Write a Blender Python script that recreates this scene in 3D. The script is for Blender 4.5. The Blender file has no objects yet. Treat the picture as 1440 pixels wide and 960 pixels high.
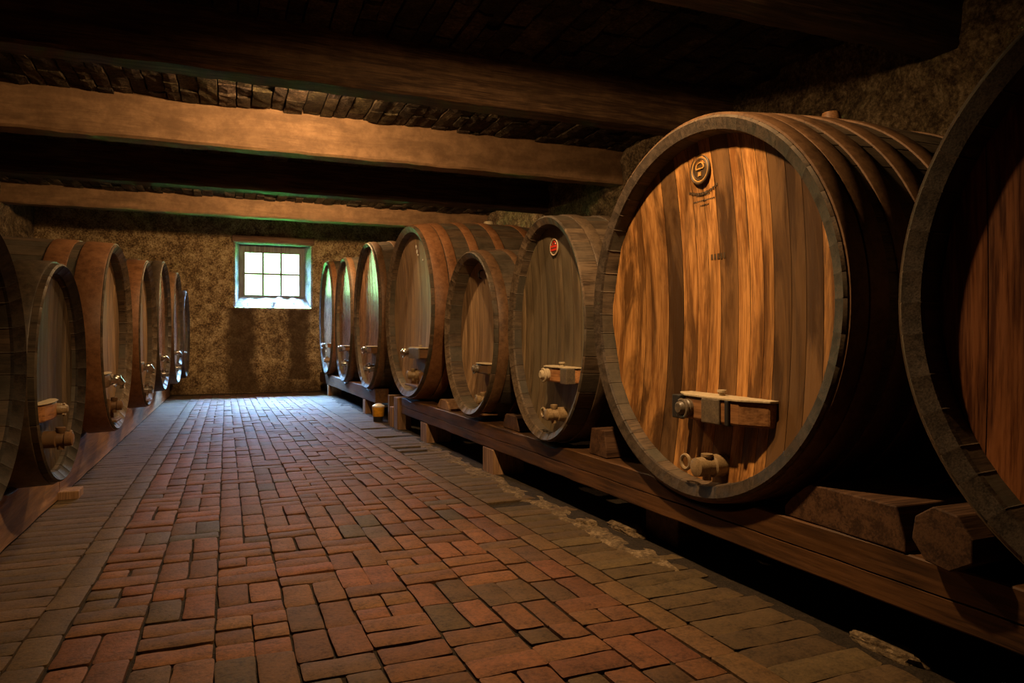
import bpy, bmesh, math, random
from mathutils import Vector, Matrix, noise as mn
random.seed(7)
C = bpy.context.scene.collection
SC = bpy.context.scene
pi = math.pi

# ------------------------------------------------------------------ helpers
class MB:
    """collects polygons with a material slot and a tint, builds ONE mesh object"""
    def __init__(s): s.v=[]; s.f=[]; s.m=[]; s.c=[]
    def add(s, vs, fs, m=0, c=(1,.5,.5)):
        b=len(s.v); s.v+= [tuple(p) for p in vs]
        for f in fs:
            s.f.append(tuple(b+i for i in f)); s.m.append(m); s.c.append(c)
    def box(s,x0,x1,y0,y1,z0,z1,m=0,c=(1,.5,.5)):
        s.add([(x,y,z) for x in (x0,x1) for y in (y0,y1) for z in (z0,z1)],
              [(0,1,3,2),(4,6,7,5),(0,4,5,1),(2,3,7,6),(0,2,6,4),(1,5,7,3)],m,c)
    def prism(s, poly, to3, a, b, m=0, c=(1,.5,.5)):
        n=len(poly)
        vs=[to3(p,a) for p in poly]+[to3(p,b) for p in poly]
        fs=[tuple(range(n)),tuple(range(2*n-1,n-1,-1))]+[(i,(i+1)%n,n+(i+1)%n,n+i) for i in range(n)]
        s.add(vs,fs,m,c)
    def rings(s, rings, closed=False, caps=True, m=0, c=(1,.5,.5)):
        n=len(rings[0]); vs=[p for r in rings for p in r]; fs=[]
        k=len(rings)
        for j in range(k if closed else k-1):
            for i in range(n):
                a=j*n+i; b=j*n+(i+1)%n; d=((j+1)%k)*n+i; e=((j+1)%k)*n+(i+1)%n
                fs.append((a,b,e,d))
        if caps and not closed:
            fs.append(tuple(range(n))[::-1]); fs.append(tuple(range((k-1)*n,k*n)))
        s.add(vs,fs,m,c)
    def lathe_x(s, prof, cy=0, cz=0, n=20, m=0, c=(1,.5,.5), caps=True):
        s.rings([[(x,cy+r*math.cos(2*pi*i/n),cz+r*math.sin(2*pi*i/n)) for i in range(n)] for x,r in prof],False,caps,m,c)
    def lathe_z(s, prof, cx=0, cy=0, n=20, m=0, c=(1,.5,.5), caps=True):
        s.rings([[(cx+r*math.cos(2*pi*i/n),cy+r*math.sin(2*pi*i/n),z) for i in range(n)] for z,r in prof],False,caps,m,c)
    def torus(s, ctr, R, r, axis='x', n=24, k=8, m=0, a0=0, a1=2*pi, c=(1,.5,.5)):
        full=abs(a1-a0-2*pi)<1e-6; rg=[]
        for i in range(n if full else n+1):
            a=a0+(a1-a0)*i/n; ring=[]
            for j in range(k):
                b=2*pi*j/k; rr=R+r*math.cos(b); h=r*math.sin(b)
                p={'x':(h,rr*math.cos(a),rr*math.sin(a)),'y':(rr*math.cos(a),h,rr*math.sin(a)),'z':(rr*math.cos(a),rr*math.sin(a),h)}[axis]
                ring.append((ctr[0]+p[0],ctr[1]+p[1],ctr[2]+p[2]))
            rg.append(ring)
        s.rings(rg,full,True,m,c)
    def tube(s, pts, rads, n=10, m=0, c=(1,.5,.5)):
        pts=[Vector(p) for p in pts]; rg=[]
        for i,p in enumerate(pts):
            t=(pts[min(i+1,len(pts)-1)]-pts[max(i-1,0)]).normalized()
            u=t.cross(Vector((.13,.21,1))).normalized(); w=t.cross(u)
            rg.append([tuple(p+(u*math.cos(2*pi*k/n)+w*math.sin(2*pi*k/n))*rads[i]) for k in range(n)])
        s.rings(rg,False,True,m,c)
    def build(s,name,mats,parent=None,loc=(0,0,0),rz=0,smooth=None,bevel=0,fix=True):
        me=bpy.data.meshes.new(name); me.from_pydata(s.v,[],s.f)
        if not isinstance(mats,(list,tuple)): mats=[mats]
        for m in mats: me.materials.append(m)
        me.polygons.foreach_set('material_index',s.m)
        at=me.color_attributes.new('Tint','FLOAT_COLOR','CORNER')
        buf=[]
        for p,c in zip(me.polygons,s.c): buf+= [c[0],c[1],c[2],1.0]*p.loop_total
        at.data.foreach_set('color',buf)
        if fix:
            bm=bmesh.new(); bm.from_mesh(me); bmesh.ops.recalc_face_normals(bm,faces=bm.faces); bm.to_mesh(me); bm.free()
        if smooth is not None:
            me.polygons.foreach_set('use_smooth',[True]*len(me.polygons))
            me.set_sharp_from_angle(angle=math.radians(smooth))
        o=bpy.data.objects.new(name,me); C.objects.link(o)
        o.location=loc; o.rotation_euler=(0,0,rz)
        if parent: o.parent=parent
        if bevel:
            b=o.modifiers.new('edge','BEVEL'); b.width=bevel; b.segments=2; b.limit_method='ANGLE'; b.angle_limit=math.radians(40)
        return o

def tag(o,label=None,cat=None,group=None,kind=None):
    if label: o['label']=label
    if cat: o['category']=cat
    if group: o['group']=group
    if kind: o['kind']=kind
    return o
def empty(name,loc,rz=0):
    o=bpy.data.objects.new(name,None); C.objects.link(o); o.location=loc; o.rotation_euler=(0,0,rz); o.empty_display_size=.1
    return o
def rnd(a,b): return random.uniform(a,b)
def nz(x,y,z,sc=1.0): return mn.noise(Vector((x*sc,y*sc,z*sc)))

# ------------------------------------------------------------------ materials
def base(name):
    m=bpy.data.materials.new(name); m.use_nodes=True
    nt=m.node_tree; nt.nodes.clear()
    out=nt.nodes.new('ShaderNodeOutputMaterial'); p=nt.nodes.new('ShaderNodeBsdfPrincipled')
    nt.links.new(p.outputs[0],out.inputs[0])
    return m,nt,p
def N(nt,t,**kw):
    n=nt.nodes.new(t)
    for k,v in kw.items(): setattr(n,k,v)
    return n
def mixc(nt,fac,a,b,blend='MIX'):
    n=N(nt,'ShaderNodeMix',data_type='RGBA',blend_type=blend)
    for i,x in ((0,fac),(6,a),(7,b)):
        if hasattr(x,'is_output'): nt.links.new(x,n.inputs[i])
        elif i==0: n.inputs[0].default_value=x
        else: n.inputs[i].default_value=(*x,1)
    return n.outputs[2]
def ramp(nt,fac,stops):
    r=N(nt,'ShaderNodeValToRGB'); e=r.color_ramp.elements
    while len(e)<len(stops): e.new(.5)
    for k,(p,c) in enumerate(stops):
        e[k].position=p; e[k].color=(*c,1) if len(c)==3 else c
    nt.links.new(fac,r.inputs[0]); return r.outputs[0]
def math_(nt,op,a,b=0.0):
    n=N(nt,'ShaderNodeMath',operation=op)
    for i,x in ((0,a),(1,b)):
        if hasattr(x,'is_output'): nt.links.new(x,n.inputs[i])
        else: n.inputs[i].default_value=x
    return n.outputs[0]

def wood(name,dark,light,third=None,axis=2,scale=1.0,rough=.55,bump=.25,stain=0.0,spec=.3,fine=1.0,dust=0.0,blot=0.0):
    m,nt,p=base(name)
    tc=N(nt,'ShaderNodeTexCoord'); at=N(nt,'ShaderNodeAttribute',attribute_name='Tint')
    sep=N(nt,'ShaderNodeSeparateColor'); nt.links.new(at.outputs['Color'],sep.inputs[0])
    off=N(nt,'ShaderNodeCombineXYZ')
    for i in range(3): nt.links.new(math_(nt,'MULTIPLY',sep.outputs[2],13.7+7*i),off.inputs[i])
    def vec(sl,sc):
        s=[sc*scale]*3; s[axis]=sl*scale
        mp=N(nt,'ShaderNodeMapping'); mp.inputs['Scale'].default_value=s
        nt.links.new(tc.outputs['Object'],mp.inputs[0])
        ad=N(nt,'ShaderNodeVectorMath',operation='ADD'); nt.links.new(mp.outputs[0],ad.inputs[0]); nt.links.new(off.outputs[0],ad.inputs[1])
        return ad.outputs[0]
    def noise(v,detail=6,r=.6,dist=0):
        n=N(nt,'ShaderNodeTexNoise'); n.inputs['Scale'].default_value=1; n.inputs['Detail'].default_value=detail
        n.inputs['Roughness'].default_value=r; n.inputs['Distortion'].default_value=dist
        nt.links.new(v,n.inputs['Vector']); return n.outputs['Fac']
    g1=noise(vec(1.6,22),5,.6,.6); g2=noise(vec(6*fine,140*fine),4,.6); g3=noise(vec(.9,3.2),3,.5,1.0)
    a=math_(nt,'ADD',math_(nt,'MULTIPLY',g1,.55),math_(nt,'MULTIPLY',g2,.45))
    col=ramp(nt,a,[(.42,dark),(.575,light)])
    if third: col=mixc(nt,ramp(nt,math_(nt,'ADD',math_(nt,'MULTIPLY',g3,.6),math_(nt,'MULTIPLY',sep.outputs[1],.5)),[(.42,(0,0,0)),(.72,(1,1,1))]),col,third)
    if stain>0:
        st=noise(vec(1.3,7),6,.65,.8)
        f=ramp(nt,st,[(.46,(0,0,0)),(.60,(1,1,1))])
        col=mixc(nt,math_(nt,'MULTIPLY',f,stain),col,tuple(x*.25 for x in dark))
    if dust>0:
        dn=N(nt,'ShaderNodeTexNoise'); dn.inputs['Scale'].default_value=9; dn.inputs['Detail'].default_value=8; dn.inputs['Roughness'].default_value=.7
        nt.links.new(tc.outputs['Object'],dn.inputs['Vector'])
        col=mixc(nt,math_(nt,'MULTIPLY',ramp(nt,dn.outputs['Fac'],[(.42,(0,0,0)),(.7,(1,1,1))]),dust),col,(.22,.17,.12))
    if blot>0:
        bn=N(nt,'ShaderNodeTexNoise'); bn.inputs['Scale'].default_value=7; bn.inputs['Detail'].default_value=10; bn.inputs['Roughness'].default_value=.75
        nt.links.new(tc.outputs['Object'],bn.inputs['Vector'])
        col=mixc(nt,math_(nt,'MULTIPLY',ramp(nt,bn.outputs['Fac'],[(.40,(1,1,1)),(.60,(0,0,0))]),blot),col,dark)
    mul=N(nt,'ShaderNodeVectorMath',operation='SCALE'); nt.links.new(col,mul.inputs[0]); nt.links.new(sep.outputs[0],mul.inputs['Scale'])
    nt.links.new(mul.outputs[0],p.inputs['Base Color'])
    p.inputs['Roughness'].default_value=rough; p.inputs['Specular IOR Level'].default_value=spec
    nt.links.new(ramp(nt,g2,[(.3,(rough-.1,)*3),(.7,(min(1,rough+.15),)*3)]),p.inputs['Roughness'])
    b=N(nt,'ShaderNodeBump'); b.inputs['Strength'].default_value=bump; b.inputs['Distance'].default_value=.004
    nt.links.new(a,b.inputs['Height']); nt.links.new(b.outputs[0],p.inputs['Normal'])
    return m

def mottled(name,cols,sc=3,rough=.9,bump=.5,bsc=30,dist=.01,spec=.2,tint=False,det=8):
    m,nt,p=base(name)
    tc=N(nt,'ShaderNodeTexCoord')
    n=N(nt,'ShaderNodeTexNoise'); n.inputs['Scale'].default_value=sc; n.inputs['Detail'].default_value=det; n.inputs['Roughness'].default_value=.68
    nt.links.new(tc.outputs['Object'],n.inputs['Vector'])
    nf=N(nt,'ShaderNodeTexNoise'); nf.inputs['Scale'].default_value=sc*5.3; nf.inputs['Detail'].default_value=det; nf.inputs['Roughness'].default_value=.75
    nt.links.new(tc.outputs['Object'],nf.inputs['Vector'])
    fac=math_(nt,'ADD',math_(nt,'MULTIPLY',n.outputs['Fac'],.42),math_(nt,'MULTIPLY',nf.outputs['Fac'],.58))
    k=len(cols); col=ramp(nt,fac,[(.39+.22*i/(k-1),c) for i,c in enumerate(cols)])
    if tint:
        at=N(nt,'ShaderNodeAttribute',attribute_name='Tint')
        col=mixc(nt,1.0,col,at.outputs['Color'],'MULTIPLY')
    nt.links.new(col,p.inputs['Base Color'])
    p.inputs['Roughness'].default_value=rough; p.inputs['Specular IOR Level'].default_value=spec
    n2=N(nt,'ShaderNodeTexNoise'); n2.inputs['Scale'].default_value=bsc; n2.inputs['Detail'].default_value=6; n2.inputs['Roughness'].default_value=.65
    nt.links.new(tc.outputs['Object'],n2.inputs['Vector'])
    b=N(nt,'ShaderNodeBump'); b.inputs['Strength'].default_value=bump; b.inputs['Distance'].default_value=dist
    nt.links.new(n2.outputs['Fac'],b.inputs['Height']); nt.links.new(b.outputs[0],p.inputs['Normal'])
    return m
def plain(name,col,rough=.5,metal=0.0,spec=.5,bump=0):
    m,nt,p=base(name)
    p.inputs['Base Color'].default_value=(*col,1); p.inputs['Roughness'].default_value=rough; p.inputs['Metallic'].default_value=metal
    p.inputs['Specular IOR Level'].default_value=spec
    tc=N(nt,'ShaderNodeTexCoord'); n=N(nt,'ShaderNodeTexNoise'); n.inputs['Scale'].default_value=40; n.inputs['Detail'].default_value=4
    nt.links.new(tc.outputs['Object'],n.inputs['Vector'])
    nt.links.new(ramp(nt,n.outputs['Fac'],[(.3,tuple(c*.7 for c in col)),(.7,col)]),p.inputs['Base Color'])
    return m

M={}
M['body']=wood('aged_stave_wood',(.035,.022,.013),(.115,.075,.043),(.05,.043,.03),axis=0,rough=.6,bump=.3,dust=.25)
M['rim']=wood('chime_wood',(.022,.016,.011),(.06,.043,.03),axis=0,scale=1.4,rough=.5,bump=.35,spec=.4)
M['rim_dark']=wood('dark_chime_wood',(.012,.008,.005),(.034,.023,.015),axis=0,scale=1.4,rough=.6,bump=.35,spec=.25)
M['rim_tan']=wood('tan_chime_wood',(.055,.038,.023),(.15,.105,.066),axis=0,scale=1.4,rough=.55,bump=.35)
M['head_orange']=wood('orange_head_planks',(.19,.078,.02),(.44,.215,.065),(.20,.105,.04),axis=2,rough=.45,bump=.2,stain=.85,spec=.35)
M['head_red']=wood('red_brown_head_planks',(.07,.022,.008),(.24,.088,.03),axis=2,rough=.45,bump=.22,stain=.35)
M['head_tan']=wood('tan_head_planks',(.15,.088,.042),(.40,.255,.135),(.25,.165,.095),axis=2,rough=.5,bump=.2,stain=.3,spec=.45)
M['head_grey']=wood('grey_brown_head_planks',(.085,.056,.028),(.24,.165,.088),(.13,.10,.058),axis=2,rough=.42,bump=.2,stain=.5,spec=.45)
M['head_dark']=wood('dark_grey_brown_head_planks',(.045,.03,.016),(.13,.09,.05),(.06,.045,.028),axis=2,rough=.5,bump=.25,stain=.4,spec=.35)
M['head_gloss']=wood('varnished_head_planks',(.085,.042,.022),(.22,.12,.065),axis=2,rough=.26,bump=.12,stain=.25,spec=.6)
M['hoop_rust']=mottled('rusty_hoop_iron',[(.06,.03,.013),(.115,.06,.027),(.16,.085,.04)],sc=6,rough=.55,bump=.25,bsc=60,dist=.003,spec=.35)
M['hoop_dark']=mottled('dark_hoop_iron',[(.03,.02,.012),(.062,.042,.025),(.095,.064,.038)],sc=6,rough=.5,bump=.25,bsc=60,dist=.003,spec=.4)
M['hoop_orange']=mottled('orange_hoop_paint',[(.11,.045,.017),(.19,.085,.034),(.25,.12,.055)],sc=5,rough=.5,bump=.2,bsc=60,dist=.003,spec=.35)
M['bar']=wood('crossbar_wood',(.16,.065,.022),(.36,.17,.065),(.12,.07,.035),axis=1,rough=.5,bump=.3)
M['plate']=mottled('dusty_plate',[(.30,.24,.15),(.48,.40,.27)],sc=30,rough=.7,bump=.3,bsc=80,dist=.003)
M['iron']=mottled('worn_iron',[(.055,.042,.03),(.15,.115,.075)],sc=25,rough=.45,bump=.2,bsc=90,dist=.002,spec=.6)
M['brass']=mottled('tarnished_brass',[(.16,.105,.05),(.33,.235,.125)],sc=30,rough=.45,bump=.2,bsc=80,dist=.002,spec=.6)
M['chrome']=plain('chrome',(.75,.74,.72),.18,1.0)
M['black']=plain('black_iron',(.012,.010,.009),.6)
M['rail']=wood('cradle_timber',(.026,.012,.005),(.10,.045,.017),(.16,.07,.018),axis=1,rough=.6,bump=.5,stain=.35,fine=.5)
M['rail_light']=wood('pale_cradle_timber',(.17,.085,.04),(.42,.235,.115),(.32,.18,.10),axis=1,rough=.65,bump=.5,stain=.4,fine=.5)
M['block']=wood('pale_block_wood',(.16,.085,.04),(.36,.215,.115),axis=2,rough=.7,bump=.4,stain=.2)
M['chock']=wood('chock_wood',(.035,.016,.008),(.10,.05,.025),axis=0,rough=.65,bump=.4)
M['beam']=wood('lit_beam_oak',(.13,.072,.035),(.44,.27,.145),(.33,.195,.10),axis=0,rough=.75,bump=.7,stain=.3,fine=1.2,blot=.55)  # oak of the lit beams, lamplight partly put into the colour
M['beam_half_shade']=wood('half_shaded_beam_oak',(.06,.03,.014),(.22,.125,.062),(.15,.085,.042),axis=0,rough=.75,bump=.7,stain=.35,fine=.8,blot=.5)  # same oak for the dimly lit beam, some shade in the colour
M['beam_shade']=wood('shaded_beam_oak',(.030,.016,.009),(.095,.052,.028),axis=0,rough=.75,bump=.6,stain=.35,fine=.5)  # same oak for unlit beams, their shade painted into the colour
M['ceil']=mottled('ceiling_lath',[(.012,.008,.005),(.05,.036,.022),(.12,.09,.056)],sc=8,rough=.8,bump=.9,bsc=26,dist=.03,tint=True)
M['stone']=mottled('stone_wall',[(.02,.013,.008),(.07,.046,.025),(.16,.115,.065),(.30,.225,.14)],sc=7,rough=.92,bump=.9,bsc=18,dist=.03)
M['white']=mottled('limewash',[(.10,.10,.10),(.34,.345,.345)],sc=12,rough=.85,bump=.7,bsc=22,dist=.02)
M['frame']=wood('window_frame_paint',(.11,.10,.09),(.24,.225,.21),axis=2,rough=.6,bump=.2)
M['lintel']=wood('lintel_wood',(.09,.045,.025),(.22,.12,.07),axis=0,rough=.7,bump=.5)
M['brick']=mottled('floor_brick',[(.28,.26,.24),(.62,.61,.60),(.85,.81,.77)],sc=14,rough=.72,bump=.6,bsc=70,dist=.005,spec=.3,tint=True)
M['dirt']=mottled('joint_dirt',[(.012,.009,.006),(.045,.033,.022)],sc=30,rough=.95,bump=.9,bsc=90,dist=.012)
M['mortar']=mottled('pale_mortar',[(.04,.028,.016),(.12,.085,.048),(.27,.20,.12)],sc=9,rough=.95,bump=.8,bsc=60,dist=.01)
M['emblem']=plain('branded_emblem',(.055,.032,.014),.45)
M['gold']=plain('gold_emblem',(.42,.23,.06),.4)
M['red']=plain('red_badge',(.62,.03,.012),.35)
M['cream']=plain('cream_ring',(.45,.33,.22),.5)
M['yellow']=plain('yellow_plastic',(.75,.36,.02),.35)
M['offwhite']=plain('white_plastic',(.75,.72,.68),.4)
M['grass']=mottled('lawn_grass',[(.03,.12,.01),(.07,.30,.03)],sc=20,rough=.9,bump=.6,bsc=60,dist=.03)
# stained end wall: mottled plaster with two damp runs below the window
def endwall():
    m=mottled('end_wall_plaster',[(.05,.029,.014),(.17,.105,.048),(.40,.285,.145),(.60,.46,.28)],sc=8,rough=.92,bump=1.0,bsc=16,dist=.03)
    nt=m.node_tree; p=[n for n in nt.nodes if n.type=='BSDF_PRINCIPLED'][0]
    col=p.inputs['Base Color'].links[0].from_socket
    tc=[n for n in nt.nodes if n.type=='TEX_COORD'][0]
    n=N(nt,'ShaderNodeTexNoise'); n.inputs['Scale'].default_value=1.6; n.inputs['Detail'].default_value=7; n.inputs['Roughness'].default_value=.7
    nt.links.new(tc.outputs['Object'],n.inputs['Vector'])
    sx=N(nt,'ShaderNodeSeparateXYZ'); nt.links.new(tc.outputs['Object'],sx.inputs[0])
    def runs(x0,w,z0,z1):
        dx=math_(nt,'ABSOLUTE',math_(nt,'SUBTRACT',sx.outputs[0],x0))
        a=math_(nt,'SUBTRACT',1.0,math_(nt,'DIVIDE',dx,w))
        zz=math_(nt,'MULTIPLY',math_(nt,'GREATER_THAN',sx.outputs[2],z0),math_(nt,'LESS_THAN',sx.outputs[2],z1))
        return math_(nt,'MULTIPLY',math_(nt,'MAXIMUM',a,0.0),zz)
    s=math_(nt,'ADD',math_(nt,'ADD',runs(.13,.28,.0,1.37),runs(1.02,.22,.2,1.36)),math_(nt,'MULTIPLY',runs(.6,.9,.55,1.37),.45))
    # brown darkening that grows towards the floor
    low=math_(nt,'MAXIMUM',math_(nt,'SUBTRACT',.9,math_(nt,'MULTIPLY',sx.outputs[2],1.5)),0.0)
    s=math_(nt,'ADD',s,math_(nt,'MULTIPLY',low,.7))
    f=ramp(nt,math_(nt,'ADD',math_(nt,'MULTIPLY',s,.42),math_(nt,'MULTIPLY',n.outputs['Fac'],.8)),[(.46,(0,0,0)),(.70,(.88,.88,.88))])
    nt.links.new(mixc(nt,f,col,(.05,.027,.012)),p.inputs['Base Color'])
    return m
M['endwall']=endwall()
def pane_glass():
    m=bpy.data.materials.new('window_glass'); m.use_nodes=True; nt=m.node_tree; nt.nodes.clear()
    out=N(nt,'ShaderNodeOutputMaterial'); t=N(nt,'ShaderNodeBsdfTransparent'); g=N(nt,'ShaderNodeBsdfGlossy'); g.inputs['Roughness'].default_value=.03
    t.inputs[0].default_value=(.95,.98,.97,1)
    lw=N(nt,'ShaderNodeLayerWeight'); fo=math_(nt,'ADD',math_(nt,'MULTIPLY',math_(nt,'POWER',lw.outputs['Facing'],5.0),.9),.04)
    mx=N(nt,'ShaderNodeMixShader'); nt.links.new(fo,mx.inputs[0]); nt.links.new(t.outputs[0],mx.inputs[1]); nt.links.new(g.outputs[0],mx.inputs[2])
    nt.links.new(mx.outputs[0],out.inputs[0]); return m
M['glass']=pane_glass()

# ------------------------------------------------------------------ setting
YW=12.2; XL=-2.72; XR=3.75; ZC=2.84; Y0=-2.2
K=.032
def xr(y): return 1.60-K*(y-2.2)          # plane of the right row's heads
def xl(y): return -.72+.011*(y-2.5)        # plane of the left row's heads

def brick_block(mb,xa,xb,ya,yb,col,gap,m=0,zj=.003,drop=.0025,tl=1.0,xf=None):
    """one brick: rounded, slightly worn top; xf maps (x,y)"""
    xf=xf or (lambda x,y:(x,y))
    g=gap/2; x0,x1,y0,y1=xa+g,xb-g,ya+g,yb-g
    zt=rnd(-zj,zj); tx=rnd(-.005,.005)*tl; ty=rnd(-.005,.005)*tl
    nx=max(2,int((x1-x0)/.045)); ny=max(2,int((y1-y0)/.045))
    us=[0,.06]+[i/nx for i in range(1,nx)]+[.94,1]; vs=[0,.06]+[i/ny for i in range(1,ny)]+[.94,1]
    P=[];cx,cy=(x0+x1)/2,(y0+y1)/2; sd=rnd(0,90)
    for j,v in enumerate(vs):
        for i,u in enumerate(us):
            x=x0+(x1-x0)*u; y=y0+(y1-y0)*v
            e=(u in(0,1))or(v in(0,1))
            wx=nz(x*9,y*9,sd)*.006; wy=nz(x*9,y*9,sd+5)*.006
            z=zt+tx*(x-cx)*3+ty*(y-cy)*3+nz(x*14,y*14,sd)*.0022-(drop if e else 0)
            if (u in(0,1))and(v in(0,1)):
                x+=(cx-x)*.04; y+=(cy-y)*.04; z-=drop*.5
            X,Y=xf(x+wx,y+wy); P.append((X,Y,z))
    w=len(us); h=len(vs); F=[]
    for j in range(h-1):
        for i in range(w-1):
            a=j*w+i; F.append((a,a+1,a+w+1,a+w))
    # skirts
    edge=[i for i in range(w)]+[j*w+w-1 for j in range(1,h)]+[(h-1)*w+i for i in range(w-2,-1,-1)]+[j*w for j in range(h-2,0,-1)]
    b=len(P)
    for k in edge: P.append((P[k][0],P[k][1],-.045))
    L=len(edge)
    for k in range(L): F.append((edge[k],b+k,b+(k+1)%L,edge[(k+1)%L]))
    mb.add(P,F,m,col)

def brick_col():
    r=random.random()
    if r<.62: c=(.215,.094,.042)
    elif r<.84: c=(.18,.082,.038)
    elif r<.96: c=(.145,.082,.042)
    else: c=(.115,.085,.055)
    k=rnd(.74,1.12); return (c[0]*k*rnd(.92,1.04),c[1]*k*rnd(.92,1.08),c[2]*k*rnd(.9,1.1))
def paver_col():
    k=rnd(.75,1.15); return (.145*k,.092*k*rnd(.95,1.05),.043*k)
def xbr(y): return 1.235-.034*(y-1.75)
def build_floor():
    mb=MB()
    # bed of dirt
    nx,ny=60,130; P=[]
    for j in range(ny+1):
        for i in range(nx+1):
            x=XL-.3+(XR-XL+.6)*i/nx; y=Y0-.2+(YW-Y0+.25)*j/ny
            z=-.011+nz(x*5,y*5,3)*.008
            if x>xbr(y)+.36 or x<-.90: z+=.012
            P.append((x,y,z))
    mb.add(P,[(j*(nx+1)+i,j*(nx+1)+i+1,(j+1)*(nx+1)+i+1,(j+1)*(nx+1)+i) for j in range(ny) for i in range(nx)],1)
    xlb=-.472; nc=8
    def xf(x,y):
        w=(xbr(y)-xlb)/nc
        return (xlb+x*w/.213, y)
    ye=11.75
    for k in range(nc):
        y=.35-rnd(0,.2); wob=0
        while y<ye:
            r=random.random(); x0=k*.213; xm=x0+.1065
            g=rnd(.004,.011)
            if r<.42:
                d=rnd(.205,.22); brick_block(mb,x0,xm,y,y+d,brick_col(),g,xf=xf); brick_block(mb,xm,x0+.213,y,y+d,brick_col(),g,xf=xf)
            elif r<.80:
                d=rnd(.102,.112); brick_block(mb,x0,x0+.213,y,y+d,brick_col(),g,xf=xf)
            else:
                d=rnd(.102,.112); brick_block(mb,x0,xm,y,y+d,brick_col(),g,xf=xf); brick_block(mb,xm,x0+.213,y,y+d,brick_col(),g,xf=xf)
            y+=d
    # border courses laid end to end
    y=.3
    while y<ye:
        d=rnd(.2,.23); brick_block(mb,-.577,-.475,y,y+d,paver_col(),.005,zj=.0015,drop=.002,tl=.4); y+=d
    y=.3
    while y<ye:
        d=rnd(.2,.23); c=paver_col() ; c=(c[0]*1.15,c[1]*1.0,c[2]*.9)
        brick_block(mb,0,.1,y,y+d,c,.005,zj=.0015,drop=.002,tl=.4,xf=lambda x,yy:(xbr(yy)+.002+x,yy)); y+=d
    # outer courses laid crosswise
    y=.3
    while y<ye:
        d=rnd(.09,.105); brick_block(mb,-.90,-.58,y,y+d,paver_col(),.0035,zj=.001,drop=.0015,tl=.3); y+=d
    y=.2
    while y<ye:
        d=rnd(.1,.115); L=rnd(.30,.41); c=paver_col(); c=(c[0]*.9,c[1]*.93,c[2]*.9)
        if not(3.0<y<7.0) or random.random()<.85:
            brick_block(mb,.104,.104+L,y,y+d,c,.004,zj=.0015,drop=.002,tl=.4,xf=lambda x,yy:(xbr(yy)+x,yy))
        y+=d
    # worn pale mortar strip beside the right-hand cradle
    n=150; P=[]; mq=6
    for q in range(n+1):
        y=2.25+3.6*q/n; c=xr(y)-.005; e=min(1,q/8,(n-q)/20)
        a=(.07+.06*nz(y*3.1,2,1)+.05*nz(y*9,4,1))*e; b=(.06+.05*nz(y*3.7,8,1)+.045*nz(y*11,6,1))*e
        for k in range(mq+1):
            t=k/mq; P.append((c-a+(a+b)*t,y,(-.008 if k in(0,mq) else .003+.004*nz(y*14,t*3,2)-.012*max(0,nz(y*6,t*2.5,7)-.1))))
    mb.add(P,[(q*(mq+1)+k,q*(mq+1)+k+1,(q+1)*(mq+1)+k+1,(q+1)*(mq+1)+k) for q in range(n) for k in range(mq)],2)
    o=mb.build('floor',[M['brick'],M['dirt'],M['mortar']],fix=False,smooth=50)
    tag(o,kind='structure',label='red brick floor laid in basket pattern between grey paver borders')
build_floor()

def rough_wall(name,pt,nu,nv,mat,amp,hole=None,label=None,extra=None):
    """grid wall; pt(u,v)->(pos,normal)"""
    mb=MB(); P=[]
    for j in range(nv+1):
        for i in range(nu+1):
            p,n=pt(i/nu,j/nv)
            d=amp*(nz(p[0]*2.2,p[1]*2.2,p[2]*2.2)+.5*nz(p[0]*6,p[1]*6,p[2]*6+4))
            if hole and hole(p): d*=.15
            P.append((p[0]+n[0]*d,p[1]+n[1]*d,p[2]+n[2]*d))
    F=[]
    for j in range(nv):
        for i in range(nu):
            c,_=pt((i+.5)/nu,(j+.5)/nv)
            if extra and extra(c): continue
            a=j*(nu+1)+i; F.append((a,a+1,a+nu+2,a+nu+1))
    mb.add(P,F,0)
    o=mb.build(name,mat,fix=False,smooth=60)
    tag(o,kind='structure',label=label)
    return o
# end wall: four panels around the splayed window opening, shared in one mesh
WX0,WX1,WZ0,WZ1=.03,1.22,1.385,2.44
def build_back():
    mb=MB()
    def panel(x0,x1,z0,z1):
        nx=max(2,int((x1-x0)/.07)); nzz=max(2,int((z1-z0)/.07)); P=[]
        for j in range(nzz+1):
            for i in range(nx+1):
                x=x0+(x1-x0)*i/nx; z=z0+(z1-z0)*j/nzz
                dd=.035*(nz(x*2.2,5,z*2.2)+.6*nz(x*6,9,z*6))
                dx=min(abs(x-WX0),abs(x-WX1)) if WZ0-.02<=z<=WZ1+.02 else 9
                dz=min(abs(z-WZ0),abs(z-WZ1)) if WX0-.02<=x<=WX1+.02 else 9
                k=min(1,min(dx,dz)/.15); P.append((x,YW-.0-dd*k,z))
        mb.add(P,[(j*(nx+1)+i,j*(nx+1)+i+1,(j+1)*(nx+1)+i+1,(j+1)*(nx+1)+i) for j in range(nzz) for i in range(nx)])
    panel(XL-.2,WX0,-.1,3.0); panel(WX1,XR+.2,-.1,3.0); panel(WX0,WX1,-.1,WZ0); panel(WX0,WX1,WZ1,3.0)
    # outer leaf so that the wall has a thickness
    for (x0,x1,z0,z1) in [(XL-.3,.0,-.1,3.1),(1.3,XR+.3,-.1,3.1),(0,1.3,-.1,1.40),(0,1.3,2.50,3.1)]:
        mb.box(x0,x1,YW+.42,YW+.55,z0,z1)
    o=mb.build('wall_back',M['endwall'],fix=False,smooth=60)
    tag(o,kind='structure',label='rough tan plastered end wall with dark damp stains below the window')
build_back()
rough_wall('wall_left',lambda u,v:((XL,Y0+(YW-Y0+.2)*u,-.1+3.1*v),(1,0,0)),150,34,M['stone'],.07,label='rough stone wall behind the left casks')
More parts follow.
